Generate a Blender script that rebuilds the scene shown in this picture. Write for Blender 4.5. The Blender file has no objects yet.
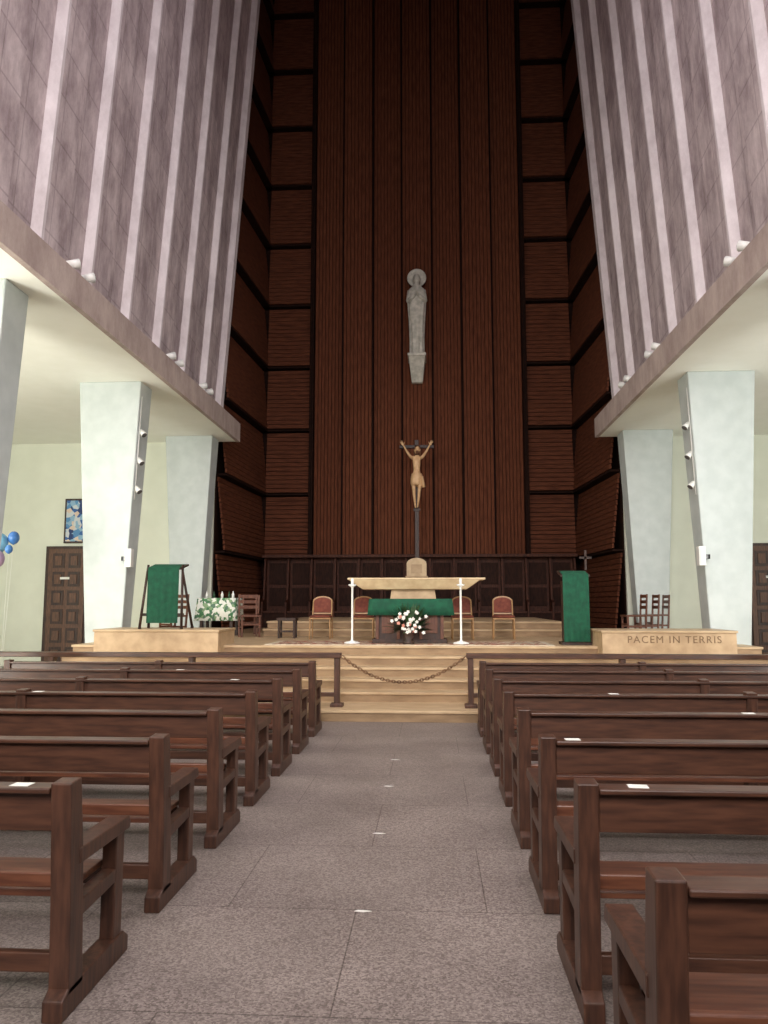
import bpy, bmesh, math, random
from mathutils import Vector, Matrix
random.seed(7)
sc = bpy.context.scene
try:
    sc.view_settings.view_transform = 'Standard'
except Exception: pass

# ------------------------------------------------------------ materials
def lin(c):
    return tuple(((v/255)/12.92 if v/255 <= .04045 else ((v/255+.055)/1.055)**2.4) for v in c)+(1,)
def newmat(name):
    m = bpy.data.materials.new(name); m.use_nodes = True
    nt = m.node_tree; return m, nt, nt.nodes['Principled BSDF']
def mat(name, c1, c2=None, rough=.6, scale=8, stretch=(1,1,1), bump=0, metal=0, lo=.35, hi=.65, detail=5, spec=None):
    m, nt, b = newmat(name)
    b.inputs['Roughness'].default_value = rough
    b.inputs['Metallic'].default_value = metal
    if spec is not None: b.inputs['Specular IOR Level'].default_value = spec
    tc = nt.nodes.new('ShaderNodeTexCoord'); mp = nt.nodes.new('ShaderNodeMapping')
    mp.inputs['Scale'].default_value = stretch
    nt.links.new(tc.outputs['Object'], mp.inputs[0])
    n = nt.nodes.new('ShaderNodeTexNoise'); n.inputs['Scale'].default_value = scale; n.inputs['Detail'].default_value = detail
    nt.links.new(mp.outputs[0], n.inputs['Vector'])
    r = nt.nodes.new('ShaderNodeValToRGB')
    r.color_ramp.elements[0].position = lo; r.color_ramp.elements[1].position = hi
    r.color_ramp.elements[0].color = lin(c1); r.color_ramp.elements[1].color = lin(c2 or c1)
    nt.links.new(n.outputs['Fac'], r.inputs[0]); nt.links.new(r.outputs[0], b.inputs['Base Color'])
    if bump:
        bp = nt.nodes.new('ShaderNodeBump'); bp.inputs['Strength'].default_value = bump; bp.inputs['Distance'].default_value = .01
        nt.links.new(n.outputs['Fac'], bp.inputs['Height']); nt.links.new(bp.outputs[0], b.inputs['Normal'])
    return m

def floor_mat():
    m, nt, b = newmat('terrazzo_floor'); b.inputs['Roughness'].default_value = .45
    tc = nt.nodes.new('ShaderNodeTexCoord')
    v = nt.nodes.new('ShaderNodeTexVoronoi'); v.inputs['Scale'].default_value = 110
    nt.links.new(tc.outputs['Object'], v.inputs['Vector'])
    r = nt.nodes.new('ShaderNodeValToRGB'); e = r.color_ramp.elements
    e[0].color = lin((110,99,95)); e[1].color = lin((160,148,142)); e[0].position=.1; e[1].position=.95
    sep = nt.nodes.new('ShaderNodeSeparateColor'); nt.links.new(v.outputs['Color'], sep.inputs[0])
    nt.links.new(sep.outputs[0], r.inputs[0])
    n = nt.nodes.new('ShaderNodeTexNoise'); n.inputs['Scale'].default_value = 1.3; n.inputs['Detail'].default_value = 8
    nt.links.new(tc.outputs['Object'], n.inputs['Vector'])
    r2 = nt.nodes.new('ShaderNodeValToRGB'); r2.color_ramp.elements[0].color=(.72,.71,.71,1); r2.color_ramp.elements[1].color=(1,1,1,1)
    r2.color_ramp.elements[0].position=.3; r2.color_ramp.elements[1].position=.7
    nt.links.new(n.outputs['Fac'], r2.inputs[0])
    mx = nt.nodes.new('ShaderNodeMix'); mx.data_type='RGBA'; mx.blend_type='MULTIPLY'; mx.inputs['Factor'].default_value=1
    nt.links.new(r.outputs[0], mx.inputs['A']); nt.links.new(r2.outputs[0], mx.inputs['B'])
    bk = nt.nodes.new('ShaderNodeTexBrick'); bk.inputs['Scale'].default_value=1
    bk.inputs['Mortar Size'].default_value=.004; bk.inputs['Brick Width'].default_value=1.4; bk.inputs['Row Height'].default_value=1.1
    bk.inputs['Color1'].default_value=(1,1,1,1); bk.inputs['Color2'].default_value=(.93,.93,.93,1); bk.inputs['Mortar'].default_value=(.5,.48,.48,1)
    nt.links.new(tc.outputs['Object'], bk.inputs['Vector'])
    m2 = nt.nodes.new('ShaderNodeMix'); m2.data_type='RGBA'; m2.blend_type='MULTIPLY'; m2.inputs['Factor'].default_value=1
    nt.links.new(mx.outputs['Result'], m2.inputs['A']); nt.links.new(bk.outputs['Color'], m2.inputs['B'])
    nt.links.new(m2.outputs['Result'], b.inputs['Base Color'])
    return m

def concrete(name, a, c, joints=True):
    m, nt, b = newmat(name); b.inputs['Roughness'].default_value = .85
    tc = nt.nodes.new('ShaderNodeTexCoord'); sp = nt.nodes.new('ShaderNodeSeparateXYZ'); cb = nt.nodes.new('ShaderNodeCombineXYZ')
    nt.links.new(tc.outputs['Object'], sp.inputs[0])
    nt.links.new(sp.outputs['Y'], cb.inputs['X']); nt.links.new(sp.outputs['Z'], cb.inputs['Y'])
    mp = nt.nodes.new('ShaderNodeMapping'); mp.inputs['Scale'].default_value=(1.6,1.6,.8)
    nt.links.new(tc.outputs['Object'], mp.inputs[0])
    n = nt.nodes.new('ShaderNodeTexNoise'); n.inputs['Scale'].default_value=1.3; n.inputs['Detail'].default_value=10; n.inputs['Roughness'].default_value=.72
    nt.links.new(mp.outputs[0], n.inputs['Vector'])
    r = nt.nodes.new('ShaderNodeValToRGB'); r.color_ramp.elements[0].color=lin(a); r.color_ramp.elements[1].color=lin(c)
    r.color_ramp.elements[0].position=.36; r.color_ramp.elements[1].position=.64
    nt.links.new(n.outputs['Fac'], r.inputs[0])
    out = r.outputs[0]
    if joints:
        bk = nt.nodes.new('ShaderNodeTexBrick'); bk.inputs['Scale'].default_value=1
        bk.inputs['Mortar Size'].default_value=.02; bk.inputs['Mortar Smooth'].default_value=.6
        bk.inputs['Brick Width'].default_value=.81; bk.inputs['Row Height'].default_value=.7; bk.offset=0
        bk.inputs['Color1'].default_value=(1,1,1,1); bk.inputs['Color2'].default_value=(.86,.85,.86,1); bk.inputs['Mortar'].default_value=(.68,.66,.67,1)
        nt.links.new(cb.outputs[0], bk.inputs['Vector'])
        m2 = nt.nodes.new('ShaderNodeMix'); m2.data_type='RGBA'; m2.blend_type='MULTIPLY'; m2.inputs['Factor'].default_value=.9
        nt.links.new(out, m2.inputs['A']); nt.links.new(bk.outputs['Color'], m2.inputs['B']); out = m2.outputs['Result']
    nt.links.new(out, b.inputs['Base Color'])
    bp = nt.nodes.new('ShaderNodeBump'); bp.inputs['Strength'].default_value=.35; bp.inputs['Distance'].default_value=.03
    nt.links.new(n.outputs['Fac'], bp.inputs['Height']); nt.links.new(bp.outputs[0], b.inputs['Normal'])
    return m

def voro(name, cols, scale, rough=.8, rand_stretch=(1,1,1)):
    m, nt, b = newmat(name); b.inputs['Roughness'].default_value = rough
    tc = nt.nodes.new('ShaderNodeTexCoord'); mp = nt.nodes.new('ShaderNodeMapping'); mp.inputs['Scale'].default_value=rand_stretch
    v = nt.nodes.new('ShaderNodeTexVoronoi'); v.inputs['Scale'].default_value=scale
    nt.links.new(tc.outputs['Object'], mp.inputs[0]); nt.links.new(mp.outputs[0], v.inputs['Vector'])
    s = nt.nodes.new('ShaderNodeSeparateColor'); nt.links.new(v.outputs['Color'], s.inputs[0])
    r = nt.nodes.new('ShaderNodeValToRGB'); r.color_ramp.interpolation='CONSTANT'
    els = r.color_ramp.elements
    els[0].color = lin(cols[0]); els[1].color=lin(cols[-1]); els[1].position=1-1/len(cols)
    for i,c in enumerate(cols[1:-1],1):
        e = els.new(i/len(cols)); e.color=lin(c)
    nt.links.new(s.outputs[0], r.inputs[0]); nt.links.new(r.outputs[0], b.inputs['Base Color'])
    return m

M_floor = floor_mat()
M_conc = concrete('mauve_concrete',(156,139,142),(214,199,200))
M_rib = concrete('lit_face_concrete',(196,185,188),(226,217,220),False)  # lighter wall concrete: light caught by returns and end pier, painted into colour
M_fascia = concrete('beam_concrete',(156,138,132),(188,171,164),False)
M_ceil = mat('aisle_ceiling_plaster',(244,244,234),(247,247,238),.8,3)
M_pillar = mat('pillar_paint',(186,194,193),(196,203,202),.65,4)
M_wall = mat('aisle_wall_paint',(220,223,208),(226,229,214),.75,2)
M_pew = mat('pew_wood',(58,34,24),(86,54,39),.42,4,(1,9,9),.08)
M_pewv = mat('pew_end_wood',(56,33,23),(84,53,39),.45,4,(9,9,1),.08)
M_seat = mat('pew_seat_wood',(80,44,30),(108,66,46),.38,4,(1,9,9),.06)
M_slat = mat('redwood_slats',(86,47,31),(110,64,43),.75,5,(6,6,.5),.1,spec=.12)
M_slath = mat('redwood_slats_horizontal',(76,41,28),(100,58,40),.75,5,(.6,.6,6),.1,spec=.12)
M_gap = mat('slat_backing',(58,31,21),(68,37,26),.8,5,spec=.1)
M_back = mat('dark_wood_backing',(28,15,11),(38,21,15),.8,5,spec=.1)
M_dark = mat('dark_oak',(38,22,16),(64,39,28),.5,6,(4,4,1),.1)
M_stall = mat('stall_wood',(52,27,19),(78,43,30),.6,6,(4,4,1),spec=.2)
M_frame = mat('wall_frame_wood',(34,18,13),(52,28,20),.7,6,(4,4,1),spec=.15)
M_stone = mat('tan_stone',(176,148,116),(198,170,136),.6,5,bump=.1)
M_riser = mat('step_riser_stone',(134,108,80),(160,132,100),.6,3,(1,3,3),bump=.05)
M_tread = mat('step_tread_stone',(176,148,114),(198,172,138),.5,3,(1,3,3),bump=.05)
M_slab = mat('altar_stone',(194,166,130),(212,188,150),.5,6)
M_green = mat('green_cloth',(8,66,46),(14,84,58),.85,10,bump=.1)
M_whitemetal = mat('white_enamel',(225,225,222),(235,235,230),.35,5)
M_grey = mat('grey_metal',(90,90,92),(120,120,122),.4,5,metal=.6)
M_statue = mat('statue_stone',(182,181,170),(214,211,200),.7,7,bump=.2)
M_christ = mat('carved_limewood',(200,158,114),(222,184,140),.5,9)
M_hair = mat('carved_dark_hair',(90,56,34),(110,70,44),.6,12)
M_upb = mat('chair_upholstery',(104,50,38),(128,66,50),.8,14)
M_goldf = mat('chair_gold_frame',(156,116,76),(178,138,92),.4,8)
M_chair = mat('chair_wood',(84,47,31),(112,66,45),.45,6,(6,6,1))
M_door = mat('door_wood',(74,48,35),(104,70,50),.5,6,(6,6,1),.1)
M_rug = voro('rug_pattern',[(190,170,146),(150,70,52),(204,190,168),(110,60,50),(180,150,122)],14)
M_fringe = mat('rug_border',(196,182,158),(212,200,178),.9,20)
M_floral = voro('floral_tablecloth',[(228,230,220),(70,120,80),(228,228,218),(130,160,120),(222,224,216),(90,120,100)],18)
M_paint = voro('painting_canvas',[(60,100,160),(200,206,210),(90,140,185),(45,65,110),(214,196,178),(140,175,200)],9)
M_leaf = mat('leaf_green',(26,52,26),(60,92,50),.6,12)
M_petw = mat('white_petals',(240,236,228),(248,246,240),.6,12)
M_petp = mat('pink_petals',(216,140,120),(232,165,146),.6,12)
M_paper = mat('white_paper',(222,222,216),(230,230,226),.6,5)
M_letter = mat('carved_letter',(122,98,72),(136,110,82),.7,8)
M_bblue = mat('blue_balloon',(60,110,180),(76,130,195),.25,3)
M_bpink = mat('lilac_balloon',(180,150,185),(190,165,198),.25,3)
M_bcyan = mat('pale_blue_balloon',(110,170,205),(125,185,215),.25,3)
M_chain = mat('bronze_chain',(100,72,50),(130,98,70),.5,8,metal=.3)
M_roof = mat('dark_roof',(60,52,56),(74,64,68),.9,3)
M_bottle = mat('green_bottle',(30,60,40),(40,72,48),.15,5)

# ------------------------------------------------------------ mesh builder
class B:
    def __init__(s): s.bm=bmesh.new(); s.mats=[]
    def mi(s,m):
        if m not in s.mats: s.mats.append(m)
        return s.mats.index(m)
    def hexa(s,v,m):
        vs=[s.bm.verts.new(p) for p in v]; k=s.mi(m)
        for f in ((0,3,2,1),(4,5,6,7),(0,1,5,4),(1,2,6,5),(2,3,7,6),(3,0,4,7)):
            fc=s.bm.faces.new([vs[i] for i in f]); fc.material_index=k
    def box(s,x0,x1,y0,y1,z0,z1,m,T=None):
        v=[Vector(p) for p in ((x0,y0,z0),(x1,y0,z0),(x1,y1,z0),(x0,y1,z0),(x0,y0,z1),(x1,y0,z1),(x1,y1,z1),(x0,y1,z1))]
        if T: v=[T@p for p in v]
        s.hexa(v,m)
    def loft(s,rings,m,cap=True,smooth=True,closed=True):
        k=s.mi(m); R=[[s.bm.verts.new(p) for p in r] for r in rings]
        n=len(R[0])
        for a,b in zip(R,R[1:]):
            for i in range(n if closed else n-1):
                j=(i+1)%n
                f=s.bm.faces.new((a[i],a[j],b[j],b[i])); f.material_index=k; f.smooth=smooth
        if cap:
            for r,rev in ((R[0],True),(R[-1],False)):
                f=s.bm.faces.new(list(reversed(r)) if rev else r); f.material_index=k
    def cyl(s,p0,p1,r0,r1,m,n=12,smooth=True):
        p0=Vector(p0);p1=Vector(p1);d=(p1-p0).normalized()
        a=d.orthogonal().normalized();b=d.cross(a)
        s.loft([[p+ (a*math.cos(t*2*math.pi/n)+b*math.sin(t*2*math.pi/n))*r for t in range(n)] for p,r in ((p0,r0),(p1,r1))],m,True,smooth)
    def lathe(s,c,prof,m,n=20):
        c=Vector(c)
        s.loft([[c+Vector((math.cos(t*2*math.pi/n)*r,math.sin(t*2*math.pi/n)*r,z)) for t in range(n)] for r,z in prof],m)
    def ell(s,c,r,m,n=12,h=8,T=None):
        c=Vector(c); rings=[]
        for i in range(1,h):
            ph=math.pi*i/h-math.pi/2
            ring=[Vector((math.cos(t*2*math.pi/n)*math.cos(ph)*r[0],math.sin(t*2*math.pi/n)*math.cos(ph)*r[1],math.sin(ph)*r[2])) for t in range(n)]
            if T: ring=[T@p for p in ring]
            rings.append([c+p for p in ring])
        s.loft(rings,m)
    def plate(s,pts,d,m):
        k=s.mi(m);d=Vector(d)
        a=[s.bm.verts.new(Vector(p)) for p in pts]; b=[s.bm.verts.new(Vector(p)+d) for p in pts]
        n=len(a)
        s.bm.faces.new(list(reversed(a))).material_index=k; s.bm.faces.new(b).material_index=k
        for i in range(n):
            s.bm.faces.new((a[i],a[(i+1)%n],b[(i+1)%n],b[i])).material_index=k
    def poly(s,pts,m):
        f=s.bm.faces.new([s.bm.verts.new(Vector(p)) for p in pts]); f.material_index=s.mi(m)
    def mesh(s,name,recalc=True):
        if recalc: bmesh.ops.recalc_face_normals(s.bm,faces=s.bm.faces[:])
        me=bpy.data.meshes.new(name); s.bm.to_mesh(me); s.bm.free()
        for m in s.mats: me.materials.append(m)
        return me
    def done(s,name,loc=(0,0,0),rz=0,bevel=0,parent=None,recalc=True):
        return inst(name,s.mesh(name,recalc),loc,rz,bevel,parent)
def inst(name,me,loc=(0,0,0),rz=0,bevel=0,parent=None):
    o=bpy.data.objects.new(name,me); sc.collection.objects.link(o); o.location=loc; o.rotation_euler=(0,0,rz)
    if bevel:
        md=o.modifiers.new('bevel','BEVEL'); md.width=bevel; md.segments=2; md.limit_method='ANGLE'
    if parent: o.parent=parent
    return o
def empty(name,loc=(0,0,0)):
    o=bpy.data.objects.new(name,None); sc.collection.objects.link(o); o.location=loc; return o

# ------------------------------------------------------------ shell
b=B(); b.box(-12,12,-6,24.6,-.2,0,M_floor); b.done('floor')
H=22.5; ZC=5.9; ZB=6.36
for sd,nm in ((-1,'left'),(1,'right')):
    b=B(); xs=sorted((sd*4.72,sd*11.9)); b.box(xs[0],xs[1],-6,20.0,ZC-.02,ZC+.12,M_ceil); b.done('ceiling_'+nm+'_aisle')
    b=B()
    xs=sorted((sd*4.63,sd*4.72)); b.box(xs[0],xs[1],-6,20.02,ZC-.03,ZB,M_fascia)
    xs=sorted((sd*4.72,sd*5.6)); b.box(xs[0],xs[1],-6,20.0,ZC+.12,ZB-.02,M_fascia)
    b.done('beam_'+nm)
    b=B(); xs=sorted((sd*11.8,sd*12)); b.box(xs[0],xs[1],-6,20.2,0,ZC,M_wall); b.done('wall_'+nm+'_aisle')
    b=B(); xs=sorted((sd*5.3,sd*11.9)); b.box(xs[0],xs[1],20.0,20.2,0,ZC+.5,M_wall); b.done('wall_'+nm+'_aisle_end')
    b=B(); lean=.066; pitch=1.62; zt=H
    prof=[]; y=-5.9; mats_=[]
    while y<19.3:
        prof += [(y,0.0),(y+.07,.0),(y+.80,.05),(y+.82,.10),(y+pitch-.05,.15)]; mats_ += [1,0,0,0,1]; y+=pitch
    prof.append((19.75,0.0))
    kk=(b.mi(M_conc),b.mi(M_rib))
    lo=[b.bm.verts.new((sd*(5.16+d),yy,ZB-.1)) for yy,d in prof]
    hi=[b.bm.verts.new((sd*(5.16+d-lean*(zt-ZB)),yy,zt)) for yy,d in prof]
    for i in range(len(prof)-1):
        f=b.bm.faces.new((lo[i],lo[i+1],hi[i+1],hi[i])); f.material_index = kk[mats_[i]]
    L=lean*(zt-ZB+.1)
    x0,x1=5.13,5.36
    b.hexa([(sd*x0,19.75,ZB-.1),(sd*x1,19.75,ZB-.1),(sd*x1,20.0,ZB-.1),(sd*x0,20.0,ZB-.1),
            (sd*(x0-L),19.75,zt),(sd*(x1-L),19.75,zt),(sd*(x1-L),20.0,zt),(sd*(x0-L),20.0,zt)],M_rib)
    b.done('wall_'+nm+'_pleated_concrete')
    for yy in (.4,5.1,9.8,14.6,19.5):
        b=B()
        v=[]
        for z,xi,xo,dy in ((0,5.42,6.02,.2),(ZC-.02,5.14,6.36,.3)):
            v+= [(sd*xi,yy-dy,z),(sd*xo,yy-dy,z),(sd*xo,yy+dy,z),(sd*xi,yy+dy,z)]
        b.hexa(v,M_pillar); b.done('pillar',bevel=.02)
b=B(); b.box(-6,6,-6,24.6,H,H+.2,M_roof); b.done('ceiling')
b=B(); b.box(-12,12,-6.2,-6,0,H,M_roof); b.done('wall_rear')

# wooden apse
b=B(); b.box(-5.3,5.3,24.35,24.55,.0,H,M_back)
xs=[-3.33+i*(6.66/7) for i in range(8)]
for i in range(7):
    off=.16 if i%2==1 else 0.0
    x0=xs[i]+(.0 if off else .04); x1=xs[i+1]-(.0 if off else .04); n=8; w=(x1-x0)/n
    b.box(x0-.01,x1+.01,24.23-off,24.35,3.1,H,M_gap)
    for j in range(n):
        b.box(x0+j*w+.012,x0+(j+1)*w-.012,24.2-off,24.23-off,3.1,H,M_slat)
for x in xs:
    b.box(x-.025,x+.025,23.99,24.3,3.1,H,M_back)
b.done('wall_apse_vertical_slats')
rows=[.91,2.97]+[5.02+2.05*k for k in range(9)]
for sd,nm in ((-1,'left'),(1,'right')):
    b=B()
    for r0,r1 in zip(rows,rows[1:]+[H]):
        h=r1-r0; n=14
        for j in range(n):
            z0=r0+.06+j*(h-.1)/n; z1=z0+(h-.1)/n-.02
            off=.22*(1-j/n)
            xx=sorted((sd*3.44,sd*4.8)); b.box(xx[0],xx[1],24.2-off,24.26-off+.06,z0,z1,M_slath)
            a=Vector((sd*(5.22-off),20.15,0)); c=Vector((sd*(4.97-off),24.2,0))
            v=[(a.x,a.y,z0),(c.x,c.y,z0),(c.x+sd*.05,c.y,z0),(a.x+sd*.05,a.y,z0),
               (a.x,a.y,z1),(c.x,c.y,z1),(c.x+sd*.05,c.y,z1),(a.x+sd*.05,a.y,z1)]
            b.hexa(v,M_slath)
        xx=sorted((sd*3.36,sd*5.0)); b.box(xx[0],xx[1],24.02,24.32,r0-.02,r0+.03,M_back)
        v=[]
        for z in (r0-.02,r0+.03): v+=[(sd*5.0,20.12,z),(sd*4.75,24.2,z),(sd*5.05,24.2,z),(sd*5.3,20.12,z)]
        b.hexa(v,M_back)
    b.box(*sorted((sd*3.36,sd*3.43)),23.97,24.34,.91,H,M_back)
    v=[]
    for z in (.0,H): v+=[(sd*5.27,20.1,z),(sd*5.02,24.35,z),(sd*5.15,24.35,z),(sd*5.4,20.1,z)]
    b.hexa(v,M_back)
    b.done('wall_apse_'+nm)

# sanctuary steps / platform
b=B()
for y,z in ((11.05,.16),(11.95,.31),(12.35,.46),(12.75,.61),(13.15,.76),(13.55,.91)):
    hw=5.9 if y>11.5 else 7.5
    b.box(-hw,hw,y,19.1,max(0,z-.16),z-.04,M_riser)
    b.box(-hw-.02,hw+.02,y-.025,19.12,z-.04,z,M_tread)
b.box(-4.9,4.9,19.1,24.2,0,.91,M_riser)
for y,z in ((17.2,1.07),(17.6,1.23)):
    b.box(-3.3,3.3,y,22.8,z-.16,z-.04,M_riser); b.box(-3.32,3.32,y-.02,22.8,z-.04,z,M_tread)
b.done('floor_sanctuary_steps',bevel=.006)
b=B()
b.box(-5.36,-3.2,13.16,14.25,.76,1.15,M_stone); b.box(-5.38,-3.18,13.14,14.27,1.15,1.19,M_tread); b.done('stone_parapet',bevel=.01)
par=empty('inscribed_stone_parapet')
b=B(); b.box(3.2,5.36,13.16,14.25,.76,1.15,M_stone); b.box(3.18,5.38,13.14,14.27,1.15,1.19,M_tread); b.done('parapet_block',bevel=.01,parent=par)
cu=bpy.data.curves.new('inscription','FONT'); cu.body='PACEM IN TERRIS'; cu.size=.165; cu.extrude=.003; cu.align_x='CENTER'; cu.space_character=1.2
cu.materials.append(M_letter)
to=bpy.data.objects.new('inscription',cu); sc.collection.objects.link(to); to.location=(4.36,13.157,.99); to.rotation_euler=(math.pi/2,0,0); to.parent=par

# ------------------------------------------------------------ pews
def pew(s):
    b=B()
    def bx(x0,x1,*a):
        xx=sorted((s*x0,s*x1)); b.box(xx[0],xx[1],*a)
    def prof(x0,x1,pts,m):
        b.plate([(s*x0,y,z) for y,z in pts],(s*(x1-x0),0,0),m)
    for x0 in (0,1.95,3.91):
        x1=x0+.085
        prof(x0,x1,[(-.06,.915),(.04,.92),(.09,.6),(.13,.08),(.0,.08),(-.02,.45)],M_pewv)
        prof(x0,x1,[(-.05,0),(.62,0),(.62,.07),(.56,.11),(.0,.11),(-.05,.08)],M_pewv)
        prof(x0+.008,x1-.008,[(.46,.1),(.55,.1),(.55,.57),(.46,.57)],M_pewv)
        prof(x0-.006,x1+.006,[(.05,.57),(.58,.57),(.59,.6),(.57,.63),(.05,.635)],M_pewv)
        prof(x0+.01,x1-.01,[(.08,.34),(.5,.36),(.5,.42),(.08,.41)],M_pewv)
    bx(.085,3.91,-.03,.0,.72,.875,M_pew)
    bx(.085,3.91,-.07,.045,.875,.897,M_pew)
    bx(.085,3.91,.10,.50,.42,.45,M_seat)
    bx(.085,3.91,.46,.485,.35,.42,M_pew)
    bx(.085,3.91,.06,.09,.47,.53,M_seat)
    bx(.085,3.91,.10,.14,.12,.2,M_pew)
    return b.mesh('church_pew')
ml,mr=pew(-1),pew(1)
ys=[3.35+1.1*i for i in range(7)]
for y in [1.15,2.25]+ys: inst('church_pew',mr,(1.0,y,0),0,.006)
for y in ys: inst('church_pew',ml,(-1.04,y-.12,0),0,.006)
for x,y in ((-1.27,3.23),(1.25,3.35),(1.18,4.45),(2.55,5.55),(-2.9,6.53),(1.9,6.65),(-1.5,7.63),(-2.4,8.73)):
    b=B(); b.box(-.04,.04,-.03,.03,0,.002,M_paper); b.done('paper_notice',(x,y-.01,.8975),random.uniform(-.1,.1))
for x,y in ((.04,4.38),(.03,5.8),(.02,7.25),(.02,8.45)):
    b=B(); b.plate([(-.05,-.006,0),(.0,-.014,0),(.045,.0,0),(.01,.01,0),(-.03,.012,0)],(0,0,.002),M_paper); b.done('floor_marker',(x,y,.001))

# ------------------------------------------------------------ communion rail and chain
for s in (-1,1):
    b=B()
    xx=sorted((s*.9,s*7.3)); b.box(xx[0],xx[1],11.33,11.49,.85,.92,M_pew)
    xx=sorted((s*.98,s*7.3)); b.box(xx[0],xx[1],11.38,11.43,.3,.36,M_pew)
    for px in (.96,3.1,5.2,7.2):
        b.box(s*px-.04,s*px+.04,11.35,11.47,.16,.85,M_pewv)
        b.box(s*px-.09,s*px+.09,11.31,11.51,.16,.21,M_pewv)
    b.done('communion_rail',bevel=.008)
b=B(); N=44; pts=[]
for i in range(N+1):
    t=i/N*2-1; pts.append(Vector((t*.88,11.3,.88-.36*(1-t*t))))
for i in range(N):
    c=(pts[i]+pts[i+1])/2; d=(pts[i+1]-pts[i]).normalized(); up=Vector((0,1,0)) if i%2 else d.cross(Vector((0,1,0)))
    L=(pts[i+1]-pts[i]).length*.75; ring=[]
    sd2=d.cross(up).normalized()
    for k in range(10):
        a=k/10*2*math.pi; p=c+d*math.cos(a)*L+up*math.sin(a)*.018; nn=(d*math.cos(a)+up*math.sin(a)).normalized()
        ring.append([p+(nn*math.cos(q*2*math.pi/5)+sd2*math.sin(q*2*math.pi/5))*.008 for q in range(5)])
    ring.append(ring[0]); b.loft(ring,M_chain,cap=False)
b.done('barrier_chain')

# ------------------------------------------------------------ altar group
b=B()
v=[]
for z,hx,y0,y1 in ((1.9,1.0,15.05,15.75),(2.08,1.26,14.95,15.85)): v+=[(-hx+.08,y0,z),(hx+.08,y0,z),(hx+.08,y1,z),(-hx+.08,y1,z)]
b.hexa(v,M_slab)
b.box(-1.2,1.43,14.93,15.87,2.08,2.12,M_slab)
v=[]
for z,hx,y0,y1 in ((.91,.55,15.1,15.7),(1.9,.42,15.2,15.6)): v+=[(-hx+.05,y0,z),(hx+.05,y0,z),(hx+.05,y1,z),(-hx+.05,y1,z)]
b.hexa(v,M_stone); b.done('stone_altar',bevel=.012)
R0=.928
p=empty('draped_wooden_table')
b=B()
b.box(-.6,.62,14.15,14.6,R0+.05,1.66,M_dark)
b.box(-.66,.68,14.1,14.65,R0,R0+.07,M_dark); b.box(-.7,.72,14.08,14.67,1.66,1.7,M_dark)
for x in (-.57,-.19,.21,.59): b.box(x-.03,x+.03,14.12,14.15,R0+.07,1.66,M_chair)
for x in (-.38,.01,.4): b.box(x-.11,x+.11,14.135,14.15,1.1,1.55,M_chair)
b.done('table_base',bevel=.006,parent=p)
b=B(); n=60
def ring(hx,hy,z,w):
    out=[]
    per=[(-hx,-hy),(hx,-hy),(hx,hy),(-hx,hy)]
    for q in range(4):
        a=Vector(per[q]);c=Vector(per[(q+1)%4]); nr=Vector(((c-a).y,-(c-a).x)).normalized()
        for k in range(n//4):
            pnt=a.lerp(c,k/(n//4)); o=w*math.sin(k*1.9+q)
            out.append(Vector((pnt.x+nr.x*o+.03,pnt.y+nr.y*o+14.375,z)))
    return out
b.loft([ring(.77,.35,1.42,.014),ring(.76,.34,1.56,.008),ring(.745,.325,1.705,0),ring(.73,.31,1.715,0)],M_green)
b.done('green_altar_cloth',parent=p)
for x in (-1.0,.92):
    b=B(); b.lathe((x,13.9,R0),[(.14,0),(.14,.02),(.03,.05),(.018,.08),(.018,.98),(.03,1.0),(.07,1.02),(.07,1.04),(.025,1.045),(.025,1.14),(.004,1.15)],M_whitemetal,14)
    b.done('candle_stand')
b=B(); b.box(-2.5,2.5,13.6,14.95,.91,.922,M_fringe); b.box(-2.38,2.38,13.66,14.88,.922,.926,M_rug); b.done('patterned_rug')
b=B(); FY=13.82
b.lathe((0,FY,R0),[(.1,0),(.11,.02),(.06,.06),(.12,.2),(.14,.24),(.12,.24)],M_dark,16)
for i in range(260):
    a=random.uniform(0,2*math.pi); el=random.uniform(-.3,1.4); L=random.uniform(.24,.5)
    d=Vector((math.cos(a)*math.cos(el)*1.05,math.sin(a)*math.cos(el)*.36,math.sin(el)))
    o=Vector((0,FY,1.2)); q=o+d*L; s2=d.cross(Vector((.3,.2,1))).normalized()*random.uniform(.02,.04)
    m_=o+d*L*.6
    b.poly([o+d*.08,m_+s2,q,m_-s2],M_leaf)
for i in range(40):
    a=random.uniform(0,2*math.pi); el=random.uniform(-.2,1.3); L=random.uniform(.1,.4)
    c=Vector((math.cos(a)*math.cos(el)*L,FY-abs(math.sin(a))*math.cos(el)*L*.4-.05,1.18+math.sin(el)*L))
    m_=M_petw if random.random()<.88 else M_petp
    b.ell(c,(.016,.015,.016),m_,6,5)
    for k in range(5):
        t=k*2*math.pi/5+a; b.ell(c+Vector((math.cos(t)*.02,-.004,math.sin(t)*.02)),(.014,.009,.014),m_,6,4)
b.done('flower_arrangement',recalc=False)

b=B(); b.lathe((0,21.5,1.23),[(.3,0),(.3,.08),(.16,.14),(.14,.95),(.24,1.08),(.32,1.13)],M_stone,20)
arch=[(-.27,21.25,2.36),(.27,21.25,2.36)]+[(.27*math.cos(t*math.pi/10),21.25,2.7+.16*math.sin(t*math.pi/10)) for t in range(11)]
b.plate(arch,(0,.45,0),M_slab)
b.box(-.15,.15,21.235,21.25,2.44,2.68,M_stone); b.box(-.3,.3,21.22,21.75,2.33,2.37,M_stone)
b.done('tabernacle')

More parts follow.
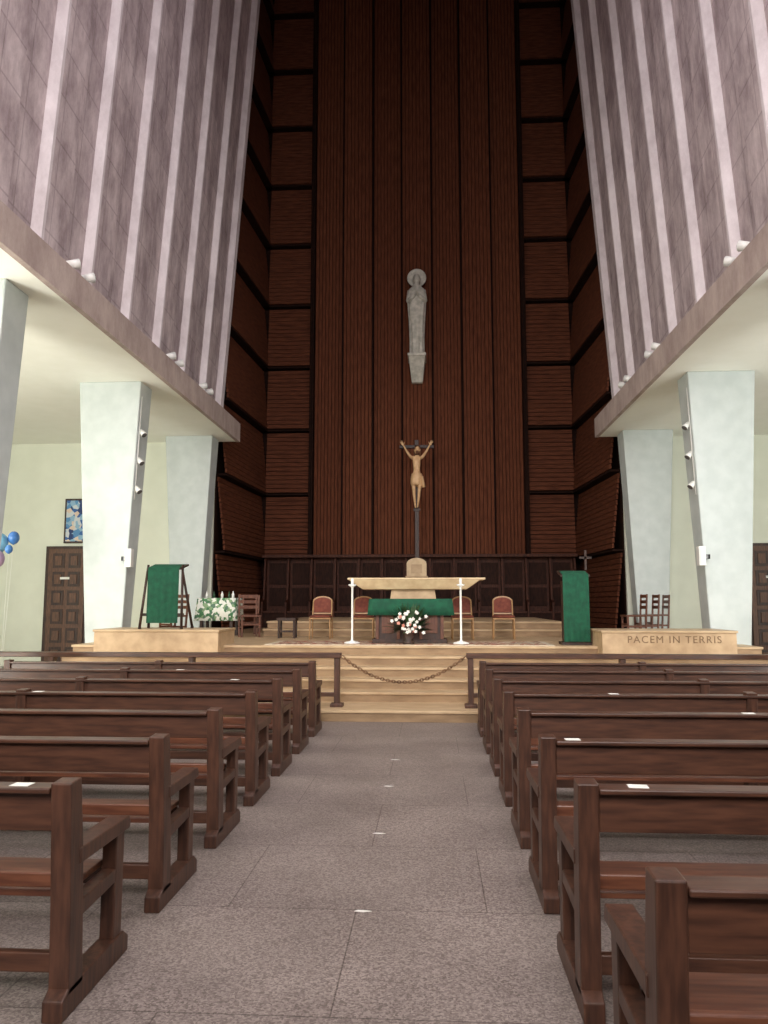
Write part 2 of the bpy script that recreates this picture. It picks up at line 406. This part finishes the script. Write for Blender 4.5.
def lectern(name,cx,y,z0,hgt,w,easel):
    b=B()
    if easel:
        for s in (-1,1):
            b.lathe((cx+s*(w/2+.09),y-.12,z0+.001),[(.03,0),(.03,.02),(.026,.03)],M_dark,8)
            b.cyl((cx+s*(w/2+.09),y-.12,z0+.025),(cx+s*(w/2+.03),y+.05,z0+hgt+.06),.025,.022,M_dark,8)
            b.lathe((cx+s*(w/2+.12),y+.4,z0+.001),[(.03,0),(.03,.02),(.026,.03)],M_dark,8)
            b.cyl((cx+s*(w/2+.12),y+.4,z0+.025),(cx+s*(w/2+.02),y+.08,z0+hgt-.05),.025,.022,M_dark,8)
        b.box(cx-w/2-.1,cx+w/2+.1,y-.05,y-.02,z0+.22,z0+.27,M_dark)
    else:
        b.box(cx-w/2+.02,cx+w/2-.02,y+.03,y+.3,z0,z0+hgt-.1,M_dark)
        b.box(cx-w/2-.03,cx+w/2+.03,y-.02,y+.36,z0,z0+.05,M_dark)
    v=[]
    for dz in (0,.03): v+=[(cx-w/2-.03,y-.03,z0+hgt-.03+dz),(cx+w/2+.03,y-.03,z0+hgt-.03+dz),(cx+w/2+.03,y+.4,z0+hgt+.06+dz),(cx-w/2-.03,y+.4,z0+hgt+.06+dz)]
    b.hexa(v,M_dark)
    k=b.mi(M_green); nx=24; rows_=[]
    for zz,yy in ((z0+(.06 if not easel else .1),y-.06),(z0+hgt*.6,y-.05),(z0+hgt+.005,y-.045),(z0+hgt+.075,y+.3)):
        rows_.append([b.bm.verts.new((cx-w/2+w*i/nx,yy+.006*math.sin(i*1.3)*(1 if zz<z0+hgt else .1),zz+(.01 if yy>y else 0))) for i in range(nx+1)])
    for r0,r1 in zip(rows_,rows_[1:]):
        for i in range(nx): f=b.bm.faces.new((r0[i],r0[i+1],r1[i+1],r1[i])); f.material_index=k; f.smooth=True
    b.done(name)
lectern('draped_easel_lectern',-4.3,13.55,1.191,1.06,.56,True)
lectern('draped_lectern',2.93,13.95,.91,1.22,.45,False)

# ------------------------------------------------------------ chairs
def banquet():
    b=B()
    for x in (-.2,.2):
        b.cyl((x*1.05,-.2,0),(x,-.18,.43),.013,.016,M_goldf,8)
        b.cyl((x*1.05,.26,0),(x,.2,.45),.013,.016,M_goldf,8)
        b.cyl((x,.2,.45),(x*.95,.27,.8),.016,.014,M_goldf,8)
    b.box(-.22,.22,-.22,.22,.4,.43,M_goldf)
    b.ell((0,0,.45),(.24,.24,.05),M_upb,20,8)
    T=Matrix.Translation((0,.24,.5))@Matrix.Rotation(-.18,4,'X')
    def outline(w,h0,h1,top):
        return [(-w,h0),(w,h0)]+[(w*1.0*math.cos(t*math.pi/12),h1+top*math.sin(t*math.pi/12)) for t in range(13)]
    b.plate([T@Vector((x,0,z)) for x,z in outline(.21,.0,.27,.11)],T.to_3x3()@Vector((0,.025,0)),M_goldf)
    b.plate([T@Vector((x,-.015,z)) for x,z in outline(.18,.03,.26,.09)],T.to_3x3()@Vector((0,.055,0)),M_upb)
    return b.mesh('banquet_chair')
mb=banquet()
for x in (-1.87,-1.0,1.03,1.86): inst('upholstered_chair',mb,(x,16.1,.91),random.uniform(-.08,.08),.004)
def wchair():
    b=B()
    for x in (-.19,.19):
        b.box(x-.02,x+.02,-.2,-.16,0,.44,M_chair)
        b.hexa([(x-.02,.17,0),(x+.02,.17,0),(x+.02,.21,0),(x-.02,.21,0),(x-.02,.24,.92),(x+.02,.24,.92),(x+.02,.27,.92),(x-.02,.27,.92)],M_chair)
        b.box(x-.012,x+.012,-.16,.18,.2,.24,M_chair)
    b.box(-.22,.22,-.22,.22,.43,.47,M_chair)
    for z in (.6,.72,.84): b.box(-.18,.18,.215+.06*(z-.5),.235+.06*(z-.5),z,z+.07,M_chair)
    b.box(-.18,.18,-.19,-.17,.25,.29,M_chair)
    return b.mesh('wooden_chair')
mw=wchair()
for x,y,r in ((-3.55,16.9,.4),(-5.2,16.75,-.6),(4.8,17.5,-1.5),(5.2,18.0,-1.5),(5.6,18.6,-1.5),(-3.95,18.5,0)):
    inst('wooden_chair',mw,(x,y,.91),r,.004)
inst('wooden_chair',mw,(-6.95,12.4,.0),.3,.004).scale=(1.25,1.1,1.2)
b=B(); b.box(-.2,.2,-.17,.17,.36,.42,M_dark)
for sx in (-.16,.16):
    for sy in (-.13,.13): b.box(sx-.02,sx+.02,sy-.02,sy+.02,0,.36,M_dark)
b.box(-.14,.14,-.14,-.12,.12,.16,M_dark)
b.done('prayer_stool',(-2.62,16.4,.91),0,.005)
p=empty('credence_table')
b=B()
b.box(-4.78,-3.95,17.15,17.75,1.7,1.74,M_dark)
for x in (-4.7,-4.03):
    for y in (17.22,17.68): b.box(x-.03,x+.03,y-.03,y+.03,.91,1.7,M_dark)
b.done('table_frame',parent=p)
b=B()
def ring2(h,z,w):
    out=[]; per=[(-.43-h,-.31-h),(.43+h,-.31-h),(.43+h,.31+h),(-.43-h,.31+h)]
    for q in range(4):
        a=Vector(per[q]);c=Vector(per[(q+1)%4]); nr=Vector(((c-a).y,-(c-a).x)).normalized()
        for k in range(14):
            pt=a.lerp(c,k/14); o=w*math.sin(k*2.1+q); out.append(Vector((pt.x+nr.x*o-4.36,pt.y+nr.y*o+17.45,z)))
    return out
b.loft([ring2(.05,1.25,.02),ring2(.02,1.5,.012),ring2(0,1.745,0),ring2(-.02,1.75,0)],M_floral); b.done('floral_cloth',parent=p)
b=B()
for i,x in enumerate((-4.65,-4.5,-4.3,-4.15,-4.05)):
    b.lathe((x,17.4+.05*(i%2),1.75),[(.03,0),(.032,.08),(.012,.12),(.012,.15)],M_bottle if i%2 else M_whitemetal,10)
b.done('cruets',parent=p)

b=B(); b.lathe((3.98,18.4,.91),[(.18,0),(.18,.03),(.03,.08),(.015,.12),(.015,1.5)],M_dark,12)
b.box(3.955,4.005,18.38,18.42,2.4,2.86,M_dark); b.box(3.84,4.12,18.38,18.42,2.66,2.71,M_dark); b.done('processional_cross')
b=B()
b.box(-4.7,4.7,23.75,23.93,.91,3.0,M_stall); b.box(-4.72,4.72,23.35,23.93,3.0,3.09,M_stall)
b.box(-4.7,4.7,23.2,23.75,1.34,1.4,M_stall); b.box(-4.7,4.7,23.25,23.75,.91,1.34,M_frame)
n=13
for i in range(n+1):
    x=-4.66+i*9.32/n
    b.plate([(x-.03,23.15,.91),(x-.03,23.15,1.66),(x-.03,23.4,1.74),(x-.03,23.55,3.0),(x-.03,23.75,3.0),(x-.03,23.75,.91)],(.06,0,0),M_stall)
    if i<n:
        b.box(x+.1,x+9.32/n-.1,23.72,23.75,1.55,2.1,M_frame); b.box(x+.1,x+9.32/n-.1,23.72,23.75,2.2,2.85,M_frame)
b.done('choir_stalls',bevel=.008)

# ------------------------------------------------------------ statue
b=B()
cx,cy,z0=0,23.5,9.25
v=[]
for z,hx,y0 in ((8.5,.17,23.8),(9.17,.25,23.2)): v+=[(-hx,y0,z),(hx,y0,z),(hx,23.985,z),(-hx,23.985,z)]
b.hexa(v,M_statue); b.box(-.28,.28,23.16,23.985,9.17,9.25,M_statue)
prof=[(0,.22,.19),(.1,.22,.19),(.5,.22,.19),(1.0,.24,.19),(1.4,.27,.19),(1.7,.29,.19),(1.9,.29,.18),(2.05,.275,.17),(2.17,.22,.15),(2.25,.13,.11),(2.3,.085,.085),(2.36,.08,.08)]
rings=[]
for z,rx,ry in prof:
    f=.1*max(0,1-z/2.2)+.015
    rings.append([Vector((cx+rx*(1+f*math.cos(9*t*2*math.pi/48+z*.5))*math.cos(t*2*math.pi/48),cy+ry*(1+f*math.cos(9*t*2*math.pi/48+z*.5))*math.sin(t*2*math.pi/48),z0+z)) for t in range(48)])
b.loft(rings,M_statue)
b.ell((cx,cy-.02,z0+2.48),(.1,.125,.16),M_statue,16,12)
b.ell((cx,cy+.03,z0+2.5),(.125,.13,.17),M_statue,16,12)
for s in (-1,1):
    b.cyl((cx+s*.22,cy-.02,z0+2.1),(cx+s*.25,cy-.1,z0+1.75),.07,.08,M_statue,10)
    b.cyl((cx+s*.25,cy-.1,z0+1.75),(cx+s*.06,cy-.24,z0+1.88),.08,.05,M_statue,10)
    b.ell((cx+s*.25,cy-.1,z0+1.75),(.08,.08,.08),M_statue,10,8)
    b.ell((cx+s*.025,cy-.27,z0+1.95),(.02,.04,.08),M_statue,8,8)
    b.cyl((cx+s*.2,cy-.14,z0+1.68),(cx+s*.17,cy-.13,z0+1.1),.05,.03,M_statue,8)
    b.ell((cx+s*.036,cy-.138,z0+2.51),(.016,.01,.009),M_statue,8,6)
    b.ell((cx+s*.09,cy-.2,z0+.03),(.06,.1,.04),M_statue,8,6)
b.ell((cx,cy-.148,z0+2.47),(.015,.025,.035),M_statue,8,6)
b.ell((cx,cy-.13,z0+2.41),(.03,.015,.009),M_statue,8,6)
N=32
def circ(r,y): return [Vector((cx+r*math.cos(t*2*math.pi/N),y,z0+2.6+r*math.sin(t*2*math.pi/N))) for t in range(N)]
b.loft([circ(.3,cy+.2),circ(.3,cy+.16),circ(.26,cy+.145),circ(.24,cy+.17),circ(.02,cy+.17)],M_statue)
b.cyl((0,cy+.2,z0+2.6),(0,23.98,z0+2.6),.04,.04,M_statue,8); b.cyl((0,cy+.1,z0+1.5),(0,23.98,z0+1.5),.05,.05,M_statue,8)
b.done('saint_statue')

# ------------------------------------------------------------ crucifix
cr=empty('crucifix',(0,22.2,1.23))
b=B(); b.box(-.06,.06,0,.1,0,5.1,M_dark); b.box(-.5,.5,-.0,.1,4.86,4.95,M_dark); b.box(-.28,.28,-.2,.3,0,.12,M_dark)
b.box(-.1,.1,-.03,0,3.02,3.1,M_dark)
b.done('wooden_cross',bevel=.008,parent=cr)
J=[((0,-.13,4.02),.115),((0,-.15,4.22),.095),((0,-.15,4.42),.125),((0,-.12,4.55),.1),((0,-.13,4.63),.05),
   ((-.16,-.11,4.56),.058),((-.28,-.09,4.74),.042),((-.38,-.06,4.93),.026),
   ((.16,-.11,4.56),.058),((.28,-.09,4.74),.042),((.38,-.06,4.93),.026),
   ((-.085,-.13,3.94),.085),((-.08,-.2,3.55),.055),((-.05,-.09,3.2),.032),((-.035,-.15,3.1),.026),
   ((.085,-.13,3.94),.085),((.07,-.22,3.55),.055),((.03,-.11,3.2),.032),((.02,-.19,3.11),.026),
   ((-.09,-.17,3.76),.072),((.09,-.18,3.76),.072),((-.07,-.16,3.42),.05),((.06,-.17,3.42),.05)]
E=[(0,1),(1,2),(2,3),(3,4),(3,5),(5,6),(6,7),(3,8),(8,9),(9,10),(0,11),(11,19),(19,12),(12,21),(21,13),(13,14),(0,15),(15,20),(20,16),(16,22),(22,17),(17,18)]
me=bpy.data.meshes.new('corpus_body'); me.from_pydata([j[0] for j in J],E,[]); me.materials.append(M_christ)
o=bpy.data.objects.new('corpus_body',me); sc.collection.objects.link(o); o.parent=cr
sk=o.modifiers.new('skin','SKIN'); sk.use_smooth_shade=True
if not me.skin_vertices: 
    bpy.context.view_layer.objects.active=o; bpy.ops.mesh.customdata_skin_add()
for i,j in enumerate(J):
    me.skin_vertices[0].data[i].radius=(j[1],j[1]*.85); me.skin_vertices[0].data[i].use_root=(i==0)
ss=o.modifiers.new('sub','SUBSURF'); ss.levels=2; ss.render_levels=2
b=B()
Th=Matrix.Rotation(.25,3,'X')@Matrix.Rotation(.2,3,'Y')
b.ell((.02,-.2,4.76),(.075,.09,.115),M_christ,14,10,Th)
b.ell((.02,-.165,4.79),(.09,.095,.12),M_hair,14,10,Th)
b.ell((.02,-.27,4.68),(.045,.035,.06),M_hair,10,8)
b.ell((.02,-.292,4.755),(.012,.022,.03),M_christ,8,6)
for s in (-1,1):
    b.ell((.02+s*.03,-.275,4.785),(.014,.008,.006),M_hair,8,6); b.ell((.02+s*.08,-.19,4.76),(.012,.02,.03),M_christ,8,6)
    b.cyl((.02+s*.07,-.16,4.78),(.02+s*.08,-.17,4.58),.035,.02,M_hair,8)
    w=Vector((s*.38,-.06,4.93)); d=Vector((s*.5,0,.87)).normalized(); u=Vector((s*.87,0,-.5))
    R=Matrix((u,Vector((0,1,0)),d)).transposed()
    b.ell(w+d*.045,(.038,.016,.055),M_christ,10,8,R)
    for k,(off,l,an) in enumerate(((-.028,.065,-.12),(-.009,.075,-.03),(.01,.07,.05),(.028,.055,.15))):
        p0=w+d*.085+u*off; p1=p0+(d+u*an)*l*.55; p2=p1+(d*.6+u*an+Vector((0,-.7,0)))*l*.45
        b.cyl(p0,p1,.009,.008,M_christ,6); b.cyl(p1,p2,.008,.006,M_christ,6)
    p0=w+d*.03-u*.034; p1=p0+(-u*.8+d*.6)*.035; b.cyl(p0,p1,.011,.009,M_christ,6); b.cyl(p1,p1+(d*.9-u*.2)*.025,.009,.007,M_christ,6)
rg=[]
for z,rx,ry in ((3.74,.155,.115),(3.8,.17,.13),(3.95,.175,.135),(4.06,.15,.115),(4.08,.14,.1)):
    rg.append([Vector((rx*(1+.04*math.cos(7*t*2*math.pi/32+z*9))*math.cos(t*2*math.pi/32),-.15+ry*math.sin(t*2*math.pi/32),z+.02*math.sin(3*t*2*math.pi/32))) for t in range(32)])
b.loft(rg,M_christ); b.cyl((.15,-.2,4.0),(.2,-.2,3.68),.035,.05,M_christ,8)
b.done('corpus_head_hands_loincloth',parent=cr)

# ------------------------------------------------------------ doors, painting
for sx,x0,x1,n in ((-1,-9.6,-8.62,1),(1,8.28,9.26,2)):
    b=B(); b.box(x0-.1,x1+.1,19.9,19.998,0,3.12,M_dark); b.box(x0,x1,19.86,19.92,0,3.05,M_door)
    nx=2; nz=6; w=(x1-x0-.14)/nx; h=2.9/nz
    for i in range(nx):
        for j in range(nz):
            a=x0+.07+i*w+.05; c=.08+j*h+.05
            b.box(a,a+w-.1,19.845,19.86,c,c+h-.1,M_dark); b.box(a+.07,a+w-.17,19.82,19.86,c+.07,c+h-.17,M_door)
    b.box(x0+.35,x0+.6,19.812,19.82,2.25,2.31,M_paper)
    b.done('door_%d'%n,bevel=.006)
b=B(); b.box(-9.26,-8.64,19.93,19.999,3.2,4.38,M_dark); b.box(-9.21,-8.69,19.92,19.93,3.25,4.33,M_paint)
b.done('framed_painting')

# ------------------------------------------------------------ lamps, speakers
def spot(b,c,aim,k=1.0):
    c=Vector(c);a=Vector(aim).normalized()
    b.cyl(c-a*.08*k,c+a*.08*k,.05*k,.08*k,M_whitemetal,12); b.cyl(c+a*.08*k,c+a*.085*k,.072*k,.072*k,M_grey,12); b.ell(c-a*.08*k,(.05*k,)*3,M_whitemetal,10,6)
for s in (-1,1):
    for y in (10.9,15.2,17.4):
        b=B()
        for k in (-.25,.25): 
            b.cyl((s*4.85,y+k,ZB+.0),(s*4.85,y+k,ZB+.16),.018,.018,M_grey,8); spot(b,(s*4.8,y+k,ZB+.22),(-s*.7,.6,.25))
        b.box(s*4.85-.05,s*4.85+.05,y-.35,y+.35,ZB,ZB+.025,M_grey)
        b.done('floodlight_pair')
    b=B()
    for z in (3.75,4.3,4.85):
        xi=5.42-.28*z/5.9
        b.cyl((s*(xi+.0),14.45,z),(s*(xi-.07),14.42,z),.015,.015,M_grey,8); spot(b,(s*(xi-.08),14.4,z+.03),(-s*.5,-.2,-.6),.75)
    b.cyl((s*5.235,14.42,3.6),(s*5.15,14.4,5.6),.012,.012,M_whitemetal,6)
    b.done('pillar_spotlights')
    b=B(); b.box(s*5.2-.06,s*5.2+.06,14.12,14.26,2.3,2.64,M_whitemetal); b.box(s*5.2-.045,s*5.2+.045,14.11,14.12,2.33,2.61,M_paper)
    b.box(*sorted((s*5.24,s*5.36)),14.2,14.24,2.42,2.5,M_grey); b.box(*sorted((s*5.32,s*5.36)),14.2,14.37,2.42,2.5,M_grey)
    b.done('loudspeaker',bevel=.01)
b=B()
b.lathe((-6.5,12.3,0),[(.12,0),(.12,.05),(.02,.08)],M_grey,12)
for (x,y,z,r,m) in ((-6.62,12.3,2.62,.13,M_bcyan),(-6.42,12.35,2.7,.09,M_bblue),(-6.6,12.2,2.35,.12,M_bpink),(-6.38,12.15,2.5,.06,M_bblue),(-6.75,12.4,2.5,.12,M_bcyan)):
    b.ell((x,y,z),(r,r,r*1.2),m,16,12); b.cyl((x,y,z-r*1.15),(-6.5,12.3,.07),.002,.002,M_whitemetal,4)
    b.cyl((x,y,z-r*1.25),(x,y,z-r*1.1),.02,.008,m,8)
b.done('balloon_bunch')

# ------------------------------------------------------------ lights
def area(name,loc,target,sx,sy,power,col,spread=None):
    l=bpy.data.lights.new(name,'AREA'); l.shape='RECTANGLE'; l.size=sx; l.size_y=sy; l.energy=power; l.color=col
    if spread: l.spread=math.radians(spread)
    o=bpy.data.objects.new(name,l); sc.collection.objects.link(o); o.location=loc
    o.rotation_euler=(Vector(target)-Vector(loc)).to_track_quat('-Z','X').to_euler()
    return o
area('nave_fill_left',(2.2,6,20.5),(-4.5,6,9.5),15,3,1150,(1,.93,.97),110)  # added fill under the closed roof, aimed at the left concrete wall
area('nave_fill_right',(-2.2,6,20.5),(4.5,6,9.5),15,3,1150,(1,.93,.97),110)  # matching added fill for the right concrete wall, no roof opening
area('rear_fill',(0,-5.6,7),(0,14,.5),8,8,1200,(1,.94,.9),95)  # invented fill behind the camera; the rear wall has no window
area('left_aisle_side_fill',(-11.6,9,3),(-5,11,3.7),12,3,900,(1,.985,.88))  # added fill beside the solid outer wall, brightens the left aisle
area('right_aisle_side_fill',(11.6,9,3),(5,11,3.7),12,3,640,(.99,1,.96))  # same added side fill for the right aisle, no window modelled
area('left_aisle_rear_fill',(-8.5,4,1.5),(-8,12,6.5),4,2.5,800,(1,.985,.88))  # added uplight out of view, brightens left aisle ceiling and end wall
area('right_aisle_rear_fill',(8.5,4,1.5),(8,12,6.5),4,2.5,540,(.99,1,.97))  # added out-of-view uplight for the right aisle
w=bpy.data.worlds.new('world'); sc.world=w; w.use_nodes=True
w.node_tree.nodes['Background'].inputs[0].default_value=(.6,.55,.6,1); w.node_tree.nodes['Background'].inputs[1].default_value=.3

# ------------------------------------------------------------ camera
cd=bpy.data.cameras.new('camera'); cam=bpy.data.objects.new('camera',cd); sc.collection.objects.link(cam)
cd.sensor_fit='AUTO'; cd.sensor_width=36; cd.lens=780/1024*36; cd.clip_end=200
cam.location=(.42,0,1.64); cam.rotation_euler=(math.radians(90+6.65),0,math.radians(3.52))
sc.camera=cam
